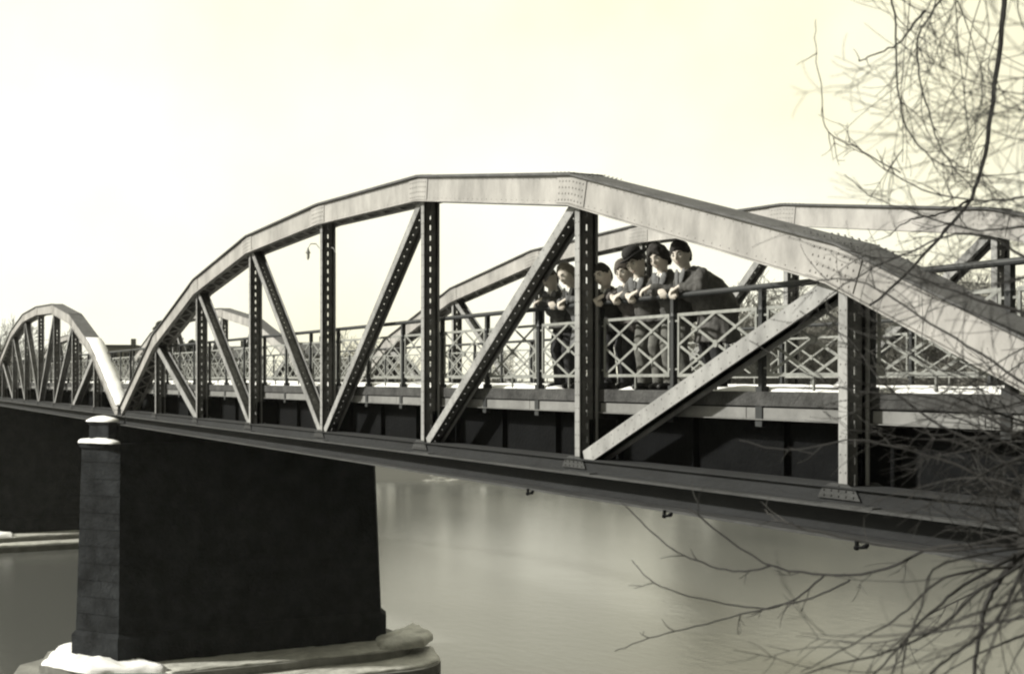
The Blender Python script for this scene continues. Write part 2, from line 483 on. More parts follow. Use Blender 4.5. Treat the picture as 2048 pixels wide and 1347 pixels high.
def railing(root, yr, side):
    """side = -1: the railing that faces the photographer"""
    st = L / 3
    hr = MB(); x0, x1 = XS[0] - .15, XS[8] + .2
    hr.tube([(x0, yr, .875), (x1, yr, .875)], .03, 10)
    hr.build('handrail', M['rail'], root)
    pm = MB()
    pm.box(-.028, .028, -.028, .028, -.44, .85)
    pm.box(-.045, .045, -.045, .045, -.11, -.06)
    pm.tube([(0, 0, .62), (0, 0, .66), (0, 0, .70)], [.03, .045, .03], 8)
    pm.box(-.05, .05, side * .02, side * .045, -.44, -.25)
    pl = MB(); a, b_ = .075, st - .075; zt, zb = .688, .03; t = .017
    pl.box(a, b_, -t / 2, t / 2, zt - .032, zt); pl.box(a, b_, -t / 2, t / 2, zb, zb + .032)
    for x in (a, b_ - .03): pl.box(x, x + .03, -t / 2, t / 2, zb + .033, zt - .033)
    for s, zz in ((1, .6), (-1, .6), (1, .1), (-1, .1)):
        xx = 0 if s > 0 else st
        pl.box(*( (.028, a - .001) if s > 0 else (b_ + .001, st - .028)), -.008, .008, zz, zz + .02)
    W = (b_ - a) - .03; H = zt - zb - .032; cx = (a + b_) / 2; cz = (zt + zb) / 2
    def bar(xa, za, xb, zb_, y):
        p = Vector((xa, y, za)); q = Vector((xb, y, zb_)); d = q - p; l2 = d.length; d.normalize()
        pl.obox((p + q) / 2, d, Vector((0, 1, 0)), Vector((-d.z, 0, d.x)), l2 / 2, .0035, .0135)
    for i in range(2):
        for j in range(2):
            xa, xb = cx - W / 2 + i * W / 2, cx - W / 2 + (i + 1) * W / 2
            za, zb2 = cz - H / 2 + j * H / 2, cz - H / 2 + (j + 1) * H / 2
            bar(xa, za, xb, zb2, -.004); bar(xa, zb2, xb, za, .004)
    for (bx, bz) in ((cx, cz), (cx - W / 4, cz - H / 4), (cx + W / 4, cz - H / 4), (cx - W / 4, cz + H / 4), (cx + W / 4, cz + H / 4)):
        r_ = .04 if bx == cx else .024
        pl.tube([(bx, -.011, bz), (bx, .011, bz)], r_, 10)
    pl.tube([(cx, 0, zb), (cx, 0, -.1)], .014, 8)
    p0 = l0 = None
    x = XS[0]; i = 0
    while x <= XS[8] + .01:
        if p0 is None: p = p0 = pm.build('railing_post', M['rail'], root)
        else: p = p0.copy(); C.objects.link(p)
        p.location = (x, yr, 0)
        if i < 24:
            if l0 is None: q = l0 = pl.build('lattice_panel', M['lattice'], root)
            else: q = l0.copy(); C.objects.link(q)
            q.location = (x, yr, 0)
        x += st; i += 1

def make_span():
    root = empty('bridge_span', (0, 0, E))
    truss(root, D1); truss(root, D2)
    YR1, YR2 = 7.76, D2 - .19
    railing(root, YR1, -1); railing(root, YR2, 1)
    x0, x1 = XS[0] - .2, XS[8] + .2
    for a, b_, s in ((YR1 - .05, YR1 + 1.2, 1), (YR2 - 1.2, YR2 + .05, 1)):
        d = MB(); d.box(x0, x1, a, b_, -.245, -.11); d.build('sidewalk_slab', M['concrete'], root)
    r_ = MB(); r_.box(x0, x1, YR1 + 1.2, YR2 - 1.2, -.4, -.25); r_.build('roadway', M['asphalt'], root)
    for y in (YR1 - .03, YR2 + .03):
        c = MB(); s = -1 if y < 10 else 1
        xa = x0
        while xa < x1 - .1:
            xb = min(xa + L / 3 - .012, x1)
            c.box(xa, xb, y, y - s * .02, -.365, -.262)
            c.box(xa, xb, y + s * .001, y + s * .035, -.375, -.367)
            xa += L / 3
        c.build('edge_channel', M['channel'], root)
    for y in (YR1 + .25, YR1 + 1.5, (YR1 + YR2) / 2, YR2 - 1.5, YR2 - .25):
        g_ = MB(); top = -.42 if YR1 + 1 < y < YR2 - 1 else -.26
        g_.box(x0, x1, y - .008, y + .008, -1.18, top)
        g_.box(x0, x1, y - .1, y + .1, -1.2, -1.181)
        x = x0 + .3
        while x < x1:
            for s in (-1, 1): g_.box(x - .006, x + .006, y + s * .009, y + s * .08, -1.17, top - .02)
            x += L / 3
        g_.build('deck_girder', M['girder_shade'], root)
    for i in range(9):
        cb = MB(); x = XS[i]
        cb.box(x - .012, x + .012, D1 + .03, YR1 + .2, -1.1, -.45)
        cb.box(x - .1, x + .1, D1 + .02, D2 - .02, -1.235, -1.205)
        cb.build('cross_beam', M['girder_shade'], root)
    return root
span = make_span()
tag(span, 'arched grey steel truss span crossing the picture with people leaning on its railing', 'bridge', 'steel truss spans of one bridge')
GAP = .45
SP = 8 * L + GAP
span2 = copy_tree(span); span2.location.x = -SP
tag(span2, 'farther steel truss span seen end on at the left edge beyond the near pier', 'bridge', 'steel truss spans of one bridge')
span3 = copy_tree(span); span3.location.x = -2 * SP
tag(span3, 'last steel truss span reaching the far bank, mostly hidden behind the second span', 'bridge', 'steel truss spans of one bridge')

# small clamps hanging from the near bottom chord (only the nearest span has them in the photo)
for xp, yp in ((1070, 965), (1345, 1012), (1732, 1060)):
    iX = 1e3 / (xp + 329)
    ds = (iX - .155) / .301 * 7.4
    x = CAMX - ds
    h = MB(); y = D1 - .25
    h.box(x - .012, x + .012, y - .03, y - .006, -1.36, -1.29)
    h.ell((x, y - .02, -1.35), (.026, .024, .022), 8, 6)
    h.tube([(x, y - .02, -1.335), (x + .05, y - .02, -1.345), (x + .1, y - .015, -1.33), (x + .12, y - .01, -1.31)], [.012, .012, .022, .014], 6)
    h.build('hanger_clamp', M['girder_shade'], span)

# lantern bracket and conduit on the middle post of the near truss
root = empty('bridge_lantern', (XS[4] - .05, D1 - .12, E + 2.25)); root.scale = (.5, .5, 1)
c = MB(); c.tube([(-.02, -.02, .02), (-.1, -.12, .1), (-.2, -.28, .1), (-.25, -.36, .02)], .009, 8)
c.build('bracket', M['channel'], root)
c = MB(); c.tube([(-.25, -.36, .03), (-.25, -.36, -.02), (-.25, -.36, -.06)], [.02, .05, .1], 12)
c.build('shade', M['lattice'], root)
c = MB(); c.ell((-.25, -.36, -.1), (.06, .06, .08), 12, 8); c.build('globe', M['ice'], root)
c = MB(); c.tube([(0, .25, 0.02), (.3, .3, .03), (.46, .33, -.0), (.62, .335, -.08), (.62, .335, -1.45)], .012, 8)
c.build('conduit', M['channel'], root)
tag(root, 'small bracket lantern with curved conduit pipe on the centre post of the near truss', 'lamp')

# ------------------------------------------------------------------ piers
def pier():
    root = empty('bridge_pier', (0, 0, 0))
    def plan(g, b=0):   # g = growth all round
        return [(-4.0 + g, 7.3 - g * .4), (-4.0 + g, 15.05 + g), (-4.6 + g * .5, 15.35 + g), (-5.3, 15.5 + g), (-6.3 - g, 15.05 + g), (-6.3 - g, 7.3 - g * .4), (-5.15, 6.42 - g * .85)]
    b = MB(); z = lambda h: E + h
    # courses of masonry with slightly recessed joints
    hs_ = [-7.3 + i * .49 for i in range(12)] + [-1.98]
    for i in range(len(hs_) - 1):
        h0, h1 = hs_[i], hs_[i + 1]
        g0 = .2 * (-1.9 - h0) / 5.4; g1 = .2 * (-1.9 - h1) / 5.4
        b.prism(plan(g0), z(h0) + .012, z(h1) - .012, plan(g1))
        if i: b.prism(plan(g0 - .02), z(h0) - .012, z(h0) + .012)
    b.prism(plan(-.03), z(-1.992), z(-1.975))
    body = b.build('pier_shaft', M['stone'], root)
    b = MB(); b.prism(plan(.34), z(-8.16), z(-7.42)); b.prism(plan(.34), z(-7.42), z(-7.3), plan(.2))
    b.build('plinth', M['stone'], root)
    b = MB(); b.prism(plan(.09), z(-1.975), z(-1.84)); b.build('capstone', M['stone'], root)
    def up(g): return [(-4.25 + g, 7.25 - g), (-4.25 + g, 7.1 - g), (-4.95, 6.62 - g), (-5.65 - g, 7.1 - g), (-5.65 - g, 7.25 - g)]
    def post_plan(g): return [(-4.3 + g, 7.02), (-4.3 + g, 7.26), (-5.9 - g, 7.26), (-5.9 - g, 7.02), (-5.1, 6.62 - g)]
    b = MB(); b.prism(post_plan(0), z(-1.839), z(-1.3)); b.prism(post_plan(.05), z(-1.299), z(-1.22)); b.build('pillar', M['stone'], root)
    b = MB(); b.prism([(-4.2, 7.32), (-4.2, 15.2), (-6.1, 15.2), (-6.1, 7.32)], z(-1.838), z(-1.33)); b.build('bearing_block', M['stone'], root)
    f = MB()
    def foot(x1_, y0, y1, x0_=-8.2, nose=1.8):
        pts = [(x1_, y0 + 2.2)]
        pts += [(x1_, y1 - 1.3)]
        for k in range(1, 6):
            a = k * math.pi / 12
            pts.append((x1_ - 1.6 * (1 - math.cos(a)) , y1 - 1.3 + 1.5 * math.sin(a)))
        pts += [(x1_ - 2.6, y1 + .35), (x0_ + 1.5, y1 + .2), (x0_, y1 - 1.5), (x0_, y0 + 2.2), (x0_ + 1.4, y0 + .5), (-4.9, y0), (x1_ - 2.0, y0 + .7)]
        return pts
    f.prism(foot(-2.0, 5.2, 15.9), z(-8.42), z(-8.2)); f.prism(foot(-.7, 4.4, 16.3), z(-9.9), z(-8.52))
    f.build('footing', M['footing'], root)
    return root
P1 = pier()
tag(P1, 'dark stone bridge pier with pointed nose in the left foreground, snow on its two caps', 'pier', 'stone piers of the bridge')
P2 = copy_tree(P1); P2.location.x = -SP
tag(P2, 'second dark stone pier, at the left edge beyond the snow capped one', 'pier', 'stone piers of the bridge')
P3 = copy_tree(P1); P3.location.x = -2 * SP
tag(P3, 'third dark stone pier hidden deep under the far spans', 'pier', 'stone piers of the bridge')

def blob_snow(name, poly, z0, thick, m, label, inset=.15, seed=0, dome=0):
    """snow lying on a flat polygon: subdivided fan with rounded edges and lumps"""
    cx = sum(p[0] for p in poly) / len(poly); cy = sum(p[1] for p in poly) / len(poly)
    # densify the outline
    out_ = []
    for i in range(len(poly)):
        a, b_ = poly[i], poly[(i + 1) % len(poly)]
        k = max(1, int(math.dist(a, b_) / .18))
        for q in range(k): out_.append((a[0] + (b_[0] - a[0]) * q / k, a[1] + (b_[1] - a[1]) * q / k))
    n_ = len(out_); vs_ = []; prof = [(1.0, 0), (.995, .45), (.97, .8), (.92, 1), (.75, 1.04), (.5, 1.08), (.25, 1.1)]
    for t_, hh in prof:
        for (x, y) in out_:
            X, Y = cx + (x - cx) * t_, cy + (y - cy) * t_
            nz = noise.noise(Vector((X * 1.7, Y * 1.7, seed))) * .5 + noise.noise(Vector((X * 5, Y * 5, seed))) * .18
            vs_.append((X + .07 * noise.noise(Vector((X * 3, Y * 3, seed + 5))) + .04 * noise.noise(Vector((X * 9, Y * 9, seed + 2))), Y + .07 * noise.noise(Vector((Y * 3, X * 3, seed + 7))) + .04 * noise.noise(Vector((Y * 9, X * 9, seed))), z0 + thick * hh * (1 + nz) + dome * (1 - t_ * t_) ))
    vs_.append((cx, cy, z0 + thick * 1.1 + dome))
    fs = []
    for j in range(len(prof) - 1):
        for i in range(n_): fs.append((j * n_ + i, j * n_ + (i + 1) % n_, (j + 1) * n_ + (i + 1) % n_, (j + 1) * n_ + i))
    j = len(prof) - 1
    for i in range(n_): fs.append((j * n_ + i, j * n_ + (i + 1) % n_, len(vs_) - 1))
    b = MB(); b.add(vs_, fs)
    return tag(b.build(name, m, smooth=True), label, 'snow', kind='stuff')
for q, dx in ((0, 0), (1, -SP)):
    w = 'nearest' if q == 0 else 'second'
    S = lambda poly: [(p[0] + dx, p[1]) for p in poly]
    blob_snow('snow', S([(-3.87, 7.0), (-3.87, 7.24), (-6.4, 7.24), (-6.3, 7.0), (-5.15, 6.3)]), E - 1.84, .1, M['snow'], 'white snow lying on the lower ledge of the %s pier' % w, seed=1 + q, dome=.05)
    blob_snow('snow', S([(-4.22, 6.95), (-4.22, 7.3), (-5.98, 7.3), (-5.98, 6.95), (-5.1, 6.5)]), E - 1.22, .06, M['snow'], 'rounded white snow cap on the pillar top of the %s pier' % w, seed=3 + q, dome=.1)
    blob_snow('snow', S([(-2.3, 8.3), (-4.2, 7.6), (-5.1, 6.0), (-6.6, 7.2), (-7.2, 7.0), (-6.8, 6.0), (-4.9, 5.3), (-3.2, 6.2)]), E - 8.21, .2, M['snow'], 'bright white snow heap at the nose of the footing of the %s pier' % w, seed=6 + q)
    blob_snow('ice', S([(-2.1, 8.3), (-2.1, 14.6), (-2.5, 15.9), (-3.66, 15.9), (-3.66, 7.9)]), E - 8.21, .07, M['ice'], 'dirty grey ice sheet along the upper step of the footing of the %s pier' % w, seed=9 + q)
    blob_snow('ice', S([(-.8, 7.2), (-.8, 15.1), (-1.5, 16.3), (-3.4, 16.9), (-3.7, 16.2), (-1.98, 15.2), (-1.95, 7.2)]), E - 8.53, .1, M['ice'], 'pale ice rim on the lower step of the footing of the %s pier' % w, seed=12 + q)
    blob_snow('ice', S([(-2.2, 14.6), (-2.3, 16.1), (-3.4, 16.9), (-5.0, 16.9), (-4.4, 16.0), (-3.6, 15.0)]), E - 8.22, .2, M['ice'], 'lumpy ice pile at the outer corner of the footing of the %s pier' % w, seed=15 + q, dome=.08)

# abutments
a = MB()
a.box(XS[8] - .3, CAMX - 1.6, 6.9, 15.0, 0, E - 1.33)
a.box(XS[8] + .25, CAMX + 30, 7.3, 14.5, 0, E - .26)
tag(a.build('abutment', M['stone']), 'stone abutment carrying the near end of the bridge', 'abutment')
xf = XS[0] - 2 * SP
a = MB()
a.box(xf - 1.5, xf + .3, 6.9, 15.0, -.5, E - 1.33); a.box(xf - 60, xf - .25, 7.3, 14.5, 1, E - .26)
tag(a.build('abutment', M['stone']), 'stone abutment at the far bank end of the bridge', 'abutment')
tag(NEARBANK.build('near_bank', M['bank'], smooth=True), kind='structure')
# carve: the abutment stands on this bank

# snow ridge along the near edge of the sidewalk, ragged and broken
def ridge(name, x0, x1, y0, y1, z0, hmax, label, seed, holes=.0):
    b = MB(); nx = int((x1 - x0) / .07); prof = [0, .12, .3, .5, .7, .88, 1]
    hh = [0, .7, .95, 1, .9, .6, 0]
    vs_ = []
    for i in range(nx + 1):
        x = x0 + (x1 - x0) * i / nx
        e = min(1, (x - x0) / .25, (x1 - x) / .25)
        a_ = .75 + .55 * noise.noise(Vector((x * .8, seed, 0))) + .3 * noise.noise(Vector((x * 3.5, seed, 4)))
        a_ = max(.12, a_) * e
        for t_, k in zip(prof, hh):
            y = y0 + (y1 - y0) * t_ + .03 * noise.noise(Vector((x * 4, t_ * 3, seed)))
            vs_.append((x, y, z0 + hmax * k * a_ - .004))
    m_ = len(prof)
    fs = [(i * m_ + j, (i + 1) * m_ + j, (i + 1) * m_ + j + 1, i * m_ + j + 1) for i in range(nx) for j in range(m_ - 1)]
    b.add(vs_, fs)
    return tag(b.build(name, M['snow'], smooth=True), label, 'snow', kind='stuff')
def s_at(xp, Dy): return CAMX - (1e3 / (xp + 329) - .155) / .301 * Dy
ridge('snow', s_at(300, 7.8), s_at(1112, 7.8), 7.80, 8.15, E - .11, .075, 'white snow strip on the sidewalk edge left of the people', 1)
ridge('snow', s_at(1385, 7.8), s_at(2040, 7.8) + 4, 7.80, 8.15, E - .11, .06, 'white snow strip on the sidewalk edge right of the people', 2)
ridge('snow', s_at(1233, 7.8), s_at(1262, 7.8), 7.8, 8.0, E - .11, .12, 'small white snow lump at the feet of the people by the dark post', 3)
ridge('snow', XS[0], XS[8], 13.3, 13.8, E - .11, .05, 'snow bank along the far sidewalk of the bridge', 4)
ridge('snow', XS[0] - SP, XS[8] - SP, 7.80, 8.15, E - .11, .07, 'snow strip on the sidewalk edge of the second span', 5)
ridge('snow', XS[0] - SP, XS[8] - SP, 12.6, 13.8, E - .11, .1, 'snow bank along the far sidewalk of the second span', 6)
# snow on the sloping end of the second span's near truss
b = MB()
pe = [(XS[8] - SP + (-.02), TOPS[8]), (XS[7] - SP, TOPS[7]), (XS[7] - SP - .9, TOPS[7] + .25)]
pe = pe[::-1]
vs_, fs = [], []
for i in range(2):
    (xa, za), (xb, zb_) = pe[i], pe[i + 1]
    k = int(math.dist((xa, za), (xb, zb_)) / .12)
    for q in range(k + (i == 1)):
        t_ = q / k; x, z_ = xa + (xb - xa) * t_, za + (zb_ - za) * t_
        e = min(1, (i + t_) * 2, (2 - i - t_) * 6 + .2)
        for jj, (yy, hh) in enumerate(((-.23, 0), (-.2, .8), (0, 1), (.2, .8), (.23, 0))):
            h_ = .09 * hh * e * (1 + .5 * noise.noise(Vector((x * 3, yy * 5, 2))))
            vs_.append((x + .03, D1 + yy + .02 * noise.noise(Vector((x * 4, yy, 5))), E + z_ + .03 + h_))
m_ = 5
for i in range(len(vs_) // 5 - 1):
    for j in range(4): fs.append((i * 5 + j, i * 5 + j + 1, (i + 1) * 5 + j + 1, (i + 1) * 5 + j))
b.add(vs_, fs)
tag(b.build('snow', M['snow'], smooth=True), 'white snow on the sloping end of the second truss just above the snow capped pier', 'snow', kind='stuff')

# ------------------------------------------------------------------ people leaning on the railing
def fuse(o, vox, smooth_it=2, folds=0.0, seed=0):
    md = o.modifiers.new('r', 'REMESH'); md.mode = 'VOXEL'; md.voxel_size = vox; md.use_smooth_shade = True
    if smooth_it:
        sm = o.modifiers.new('s', 'SMOOTH'); sm.factor = .5; sm.iterations = smooth_it
    dg = bpy.context.evaluated_depsgraph_get()
    me = bpy.data.meshes.new_from_object(o.evaluated_get(dg))
    o.modifiers.clear(); o.data = me
    if folds:
        ns = [v.normal.copy() for v in me.vertices]
        for v, nn in zip(me.vertices, ns):
            c = v.co
            f = noise.noise(Vector((c.x * 13, c.y * 13, c.z * 3.0 + seed))) + .6 * noise.noise(Vector((c.x * 26, c.y * 26, c.z * 14 + seed)))
            v.co = c + nn * f * folds
    me.polygons.foreach_set('use_smooth', [True] * len(me.polygons))
    return o
def loft(mb, secs, n=20):
    """secs: (x, y, z, rx, ry) horizontal rings"""
    vs_ = []
    for (x, y, z, rx, ry) in secs:
        for k in range(n):
            a = 2 * math.pi * k / n; vs_.append((x + rx * math.cos(a), y + ry * math.sin(a), z))
    fs = [(i * n + k, i * n + (k + 1) % n, (i + 1) * n + (k + 1) % n, (i + 1) * n + k) for i in range(len(secs) - 1) for k in range(n)]
    fs += [tuple(range(n))[::-1], tuple((len(secs) - 1) * n + k for k in range(n))]
    if secs[0][2] > secs[-1][2]: fs = [f[::-1] for f in fs]
    return mb.add(vs_, fs)
def G(x, c, w): return math.exp(-((x - c) / w) ** 2)
def face_fn(d, p):
    p = p.copy(); fr = max(0, -d.y)
    if d.z < 0: p.x *= 1 - .30 * d.z * d.z - .1 * abs(d.z); p.y += .012 * d.z * d.z
    p.y += fr * .019 * G(abs(d.x), .38, .17) * G(d.z, .04, .13)              # eye sockets
    p.y -= fr * .005 * G(d.z, .24, .10) * G(abs(d.x), .3, .3)                # brow
    p.y -= fr * .027 * G(d.x, 0, .13) * G(d.z, -.20, .11) + fr * .013 * G(d.x, 0, .11) * G(d.z, -.02, .14)   # nose
    p.y -= fr * .007 * G(d.x, 0, .28) * (G(d.z, -.46, .05) + G(d.z, -.57, .05))
    p.y += fr * .006 * G(d.x, 0, .26) * G(d.z, -.515, .025)
    p.y -= fr * .012 * G(d.x, 0, .3) * G(d.z, -.84, .14)                     # chin
    p.x += math.copysign(.004, d.x) * G(abs(d.x), .75, .2) * G(d.z, -.15, .2)  # cheekbones
    return p
def hand(mb, w, fwd, palm_n, side, curl):
    """palm and five fingers from the wrist w; fwd = direction of the hand, palm_n = out of the palm"""
    fwd = fwd.normalized(); palm_n = (palm_n - fwd * palm_n.dot(fwd)).normalized(); acr = fwd.cross(palm_n).normalized() * side
    for q in (-1, -.33, .33, 1):
        mb.tube([w + acr * q * .012, w + fwd * .045 + acr * q * .026, w + fwd * .088 + acr * q * .031], [.016, .016, .0125], 8, round_ends=True)
    for k, (q, ln) in enumerate(((1.05, .068), (.36, .078), (-.34, .073), (-1.02, .058))):
        p = w + fwd * (.088 - .004 * abs(q)) + acr * q * .031; pts = [p]; a = 0
        for seg, f in enumerate((.45, .32, .23)):
            a += curl * (1 + .12 * k) * (.8 if seg == 0 else 1)
            d = fwd * math.cos(a) + palm_n * math.sin(a) + acr * q * .05
            p = p + d * ln * f; pts.append(p)
        mb.tube(pts, [.0102, .0096, .0088, .0078], 8, round_ends=True)
    p = w + fwd * .025 + acr * .022
    t1 = p + (fwd * .7 + acr * .5 + palm_n * .55).normalized() * .036
    t2 = t1 + (fwd * .75 + acr * .05 + palm_n * .7).normalized() * .028
    t3 = t2 + (fwd * .6 - acr * .2 + palm_n * .75).normalized() * .021
    mb.tube([p, t1, t2, t3], [.014, .012, .0105, .0088], 8, round_ends=True)

def person(s, yaw, hyaw, label, coat='wool_black', hair='hair_black', style='short', trousers='trouser_dark', height=1.45, back=.0,
           hat=None, long_coat=False, shirt=True, tilt=0, pitch=12, lean=1.0, hands='clasped', skirt=False, wide=1.04, hx=0, bulk=1.1):
    """height = top of the head above the deck while leaning; back = distance of the head behind the rail"""
    root = empty('person', (s, 7.76, E - .11), R(yaw))
    tag(root, label, 'person', 'people leaning over the bridge railing')
    V = Vector
    hz = height - .144                      # head centre
    H = V((hx, back, hz))
    neck = V((hx * .8, back + .06, hz - .145)); chest = V((hx * .5, back + .15, hz - .29)); belly = V((hx * .2, back + .15 + .10 * lean, hz - .48))
    hip = V((0, back + .16 + .17 * lean, max(.84, hz - .62)))
    SW = .165 * wide
    sh = [V((chest.x + q * SW, chest.y - .02, chest.z + .075)) for q in (-1, 1)]
    el = [V((chest.x + q * (.235 * wide), .09 + back * .3, 1.03)) for q in (-1, 1)]
    if hands == 'clasped': wr = [V((hx + q * .075, -.055, 1.055 + .014 * q)) for q in (-1, 1)]
    elif hands == 'crossed': wr = [V((hx - q * .05, -.035 - .04 * (q > 0), 1.06 + .035 * (q > 0))) for q in (-1, 1)]
    else: wr = [V((hx + q * .17, -.045, 1.055)) for q in (-1, 1)]
    kn = [V((q * .095, hip.y - .10, .48)) for q in (-1, 1)]
    an = [V((q * .10, hip.y - .02, .09)) for q in (-1, 1)]
    rot = Matrix.Rotation(R(hyaw - 16 - yaw), 3, 'Z') @ Matrix.Rotation(R(tilt), 3, 'Y') @ Matrix.Rotation(R(pitch), 3, 'X') @ Matrix.Scale(1.2, 3)
    b = MB()
    b.ell(H, (.076, .096, .122), 40, 28, face_fn, rot)
    for q in (-1, 1): b.ell(H + rot @ V((q * .078, .008, -.008)), (.012, .02, .032), 10, 8, None, rot)
    b.tube([H + rot @ V((0, .025, -.05)), neck, neck + V((0, .04, -.06))], [.056, .058, .07], 14, round_ends=True)
    b.ell(chest + V((0, 0, -.02)), (.155, .11, .17), 20, 14); b.ell((neck + chest) / 2 + V((0, .03, .01)), (.13, .075, .08), 16, 10)
    b.ell(belly, (.135, .10, .16), 20, 14); b.ell(hip, (.155, .115, .13), 20, 14)
    for i, q in enumerate((-1, 1)):
        b.tube([sh[i], (sh[i] + el[i]) / 2, el[i], (el[i] * .6 + wr[i] * .4), wr[i]], [.052, .044, .038, .036, .024], 12, round_ends=True)
        b.tube([hip + V((q * .085, 0, -.03)), (hip + kn[i]) / 2 + V((q * .05, 0, 0)), kn[i], (kn[i] * .65 + an[i] * .35) + V((0, .03, 0)), an[i]], [.088, .076, .056, .056, .037], 14, round_ends=True)
        b.tube([an[i], an[i] + V((0, -.06, -.045)), an[i] + V((q * .015, -.15, -.06))], [.036, .034, .026], 10, round_ends=True)
        tow = V((-q * .8, -.45, -.45)) if hands != 'open' else V((-q * .5, -.8, -.15))
        hand(b, wr[i] + tow.normalized() * .008, tow, V((0, .55, -1)) if hands != 'open' else V((0, -.2, -1)), -1 if q > 0 else 1, .42 if hands != 'open' else .5)
    bo = fuse(b.build('body', M['skin'], root), .0078, 1)
    # eyes: on the body mesh as extra pieces with their own materials
    me = bo.data; me.materials.clear()
    for k in ('skin', 'eye_white', 'iris', 'lip', 'hair_black'): me.materials.append(M[k])
    e = MB()
    for q in (-1, 1):
        e.cur = 1; e.ell(H + rot @ V((q * .031, -.079, .005)), (.0125, .011, .0095), 12, 8, None, rot)
        e.cur = 2; e.ell(H + rot @ V((q * .031, -.0865, .005)), (.0065, .005, .0068), 10, 6, None, rot)
        e.cur = 4; e.tube([H + rot @ V((q * (.014 + .011 * k), -.093 + .002 * k * k * .5, .024 + .004 * math.sin(k * 1.2))) for k in range(4)], [.0035, .0052, .0045, .002], 6)
    e.cur = 3; e.tube([H + rot @ V((-.022 + .011 * k, -.0945 + .0045 * abs(k - 2), -.064 + .0015 * abs(k - 2))) for k in range(5)], [.002, .0042, .0048, .0042, .002], 6)
    eo = e.build('tmp', [M['skin'], M['eye_white'], M['iris'], M['lip'], M['hair_black']])
    import bmesh
    bmm = bmesh.new(); bmm.from_mesh(me); bmm.from_mesh(eo.data); bmm.to_mesh(me); bmm.free()
    bpy.data.objects.remove(eo)
    me.polygons.foreach_set('use_smooth', [True] * len(me.polygons))
    # hair
    sd_ = (s * 7.3) % 50
    def hair_fn(d, p):
        front = max(0, -d.y)
        edge = .34 * front - (.75 if style in ('short', 'wavy') else .95) * max(0, d.y) - .22
        if style == 'bushy': edge = .30 * front - .9 * max(0, d.y) - .55 * abs(d.x)
        if style == 'bob': edge = .62 * front - 1.2 * max(0, d.y) - .75 * abs(d.x) * (1 - front) ** 2
        edge += .12 * noise.noise(Vector((d.x * 5 + sd_, d.y * 5, 1))) + .10 * front * (d.x > .1) - .16 * G(abs(d.x), .8, .2) * front ** .5
        k = min(1, max(0, (d.z - edge) / .3)); k = k * k * (3 - 2 * k)
        lump = noise.noise(Vector((d.x * 4 + sd_, d.y * 4, d.z * 4))) * .5 + noise.noise(Vector((d.x * 11 + sd_, d.y * 11, d.z * 9))) * .25
        th = dict(short=.06, wavy=.13, bushy=.24, bob=.13)[style]
        if d.z > .6: th *= 1 - .3 * (d.z - .6) / .4
        return p * ((.70) * (1 - k) + k * (1.0 + th + (.06 + th * .5) * lump + (.16 * front * max(0, d.z - .35) if style == 'wavy' else 0)))
    hm = MB(); hm.ell(H + rot @ V((0, .004, -.002)), (.079, .099, .125), 48, 36, hair_fn, rot)
    hm.build('hair', M[hair], root, smooth=True)
    if hat == 'beret':
        m_ = MB(); top = H + rot @ V((0.012, .015, .105)); m_.ell(top, (.12, .125, .042), 24, 12, lambda d, p: p * (1 + .07 * noise.noise(d * 2.5)), rot @ Matrix.Rotation(R(-10), 3, 'Y'))
        m_.ell(H + rot @ V((0, .005, .075)), (.09, .11, .035), 20, 8, None, rot)
        m_.build('beret', M['felt_dark'], root, smooth=True)
    if hat == 'brim':
        m_ = MB(); c0 = H + rot @ V((0, .005, .06)); r_ = rot @ Matrix.Rotation(R(-6), 3, 'Y')
        m_.ell(c0, (.135, .155, .016), 32, 8, lambda d, p: V((p.x, p.y, p.z + .02 * d.x * d.x)), r_)
        m_.ell(c0 + rot @ V((0, 0, .045)), (.088, .106, .075), 24, 14, lambda d, p: V((p.x, p.y, p.z - (.014 if d.z > .8 and abs(d.x) < .3 else 0))), rot)
        m_.build('hat', M['felt_dark'], root, smooth=True)
    if hat == 'cap':
        m_ = MB(); m_.ell(H + rot @ V((0, .012, .085)), (.1, .118, .05), 24, 12, lambda d, p: p * (1 + .05 * noise.noise(d * 3)), rot @ Matrix.Rotation(R(8), 3, 'X'))
        m_.ell(H + rot @ V((0, -.1, .062)), (.062, .045, .008), 20, 6, None, rot @ Matrix.Rotation(R(14), 3, 'X'))
        m_.build('cap', M['felt_dark'], root, smooth=True)
    # coat
    c = MB(); B = bulk
    c.ell(chest + V((0, .01, -.02)), (.175 * wide * B, .135 * B, .18), 24, 16); c.ell((neck + chest) / 2 + V((0, .05, .0)), (.165 * wide, .095, .085), 20, 12)
    c.ell(belly + V((0, .01, 0)), (.17 * B, .135 * B, .19), 24, 16); c.ell(hip + V((0, .015, .02)), (.19 * B, .155 * B, .17), 24, 16)
    c.tube([chest + V((0, .03, 0)), (chest + hip) / 2 + V((0, .045, .035)), hip + V((0, .02, 0))], [.145 * B, .16 * B, .165 * B], 16, round_ends=True)
    zb = .50 if long_coat else .74
    loft(c, [(belly.x, belly.y, belly.z - .03, .15 * B, .125 * B), (0, hip.y, hip.z - .02, .195 * B, .16 * B), (0, hip.y - .015, (hip.z + zb) / 2, .21 * B, .17 * B), (0, hip.y - .02, zb, .225 * B + (.02 if long_coat else 0), .19 * B)])
    for i, q in enumerate((-1, 1)):
        c.tube([sh[i] + V((0, .01, .0)), (sh[i] + el[i]) / 2, el[i] + V((0, .005, 0)), el[i] * .5 + wr[i] * .5, el[i] * .08 + wr[i] * .92], [.062 * B, .058 * B, .052, .048, .042], 14, round_ends=True)
    # collar and lapels
    nk = neck + V((0, .02, -.015))
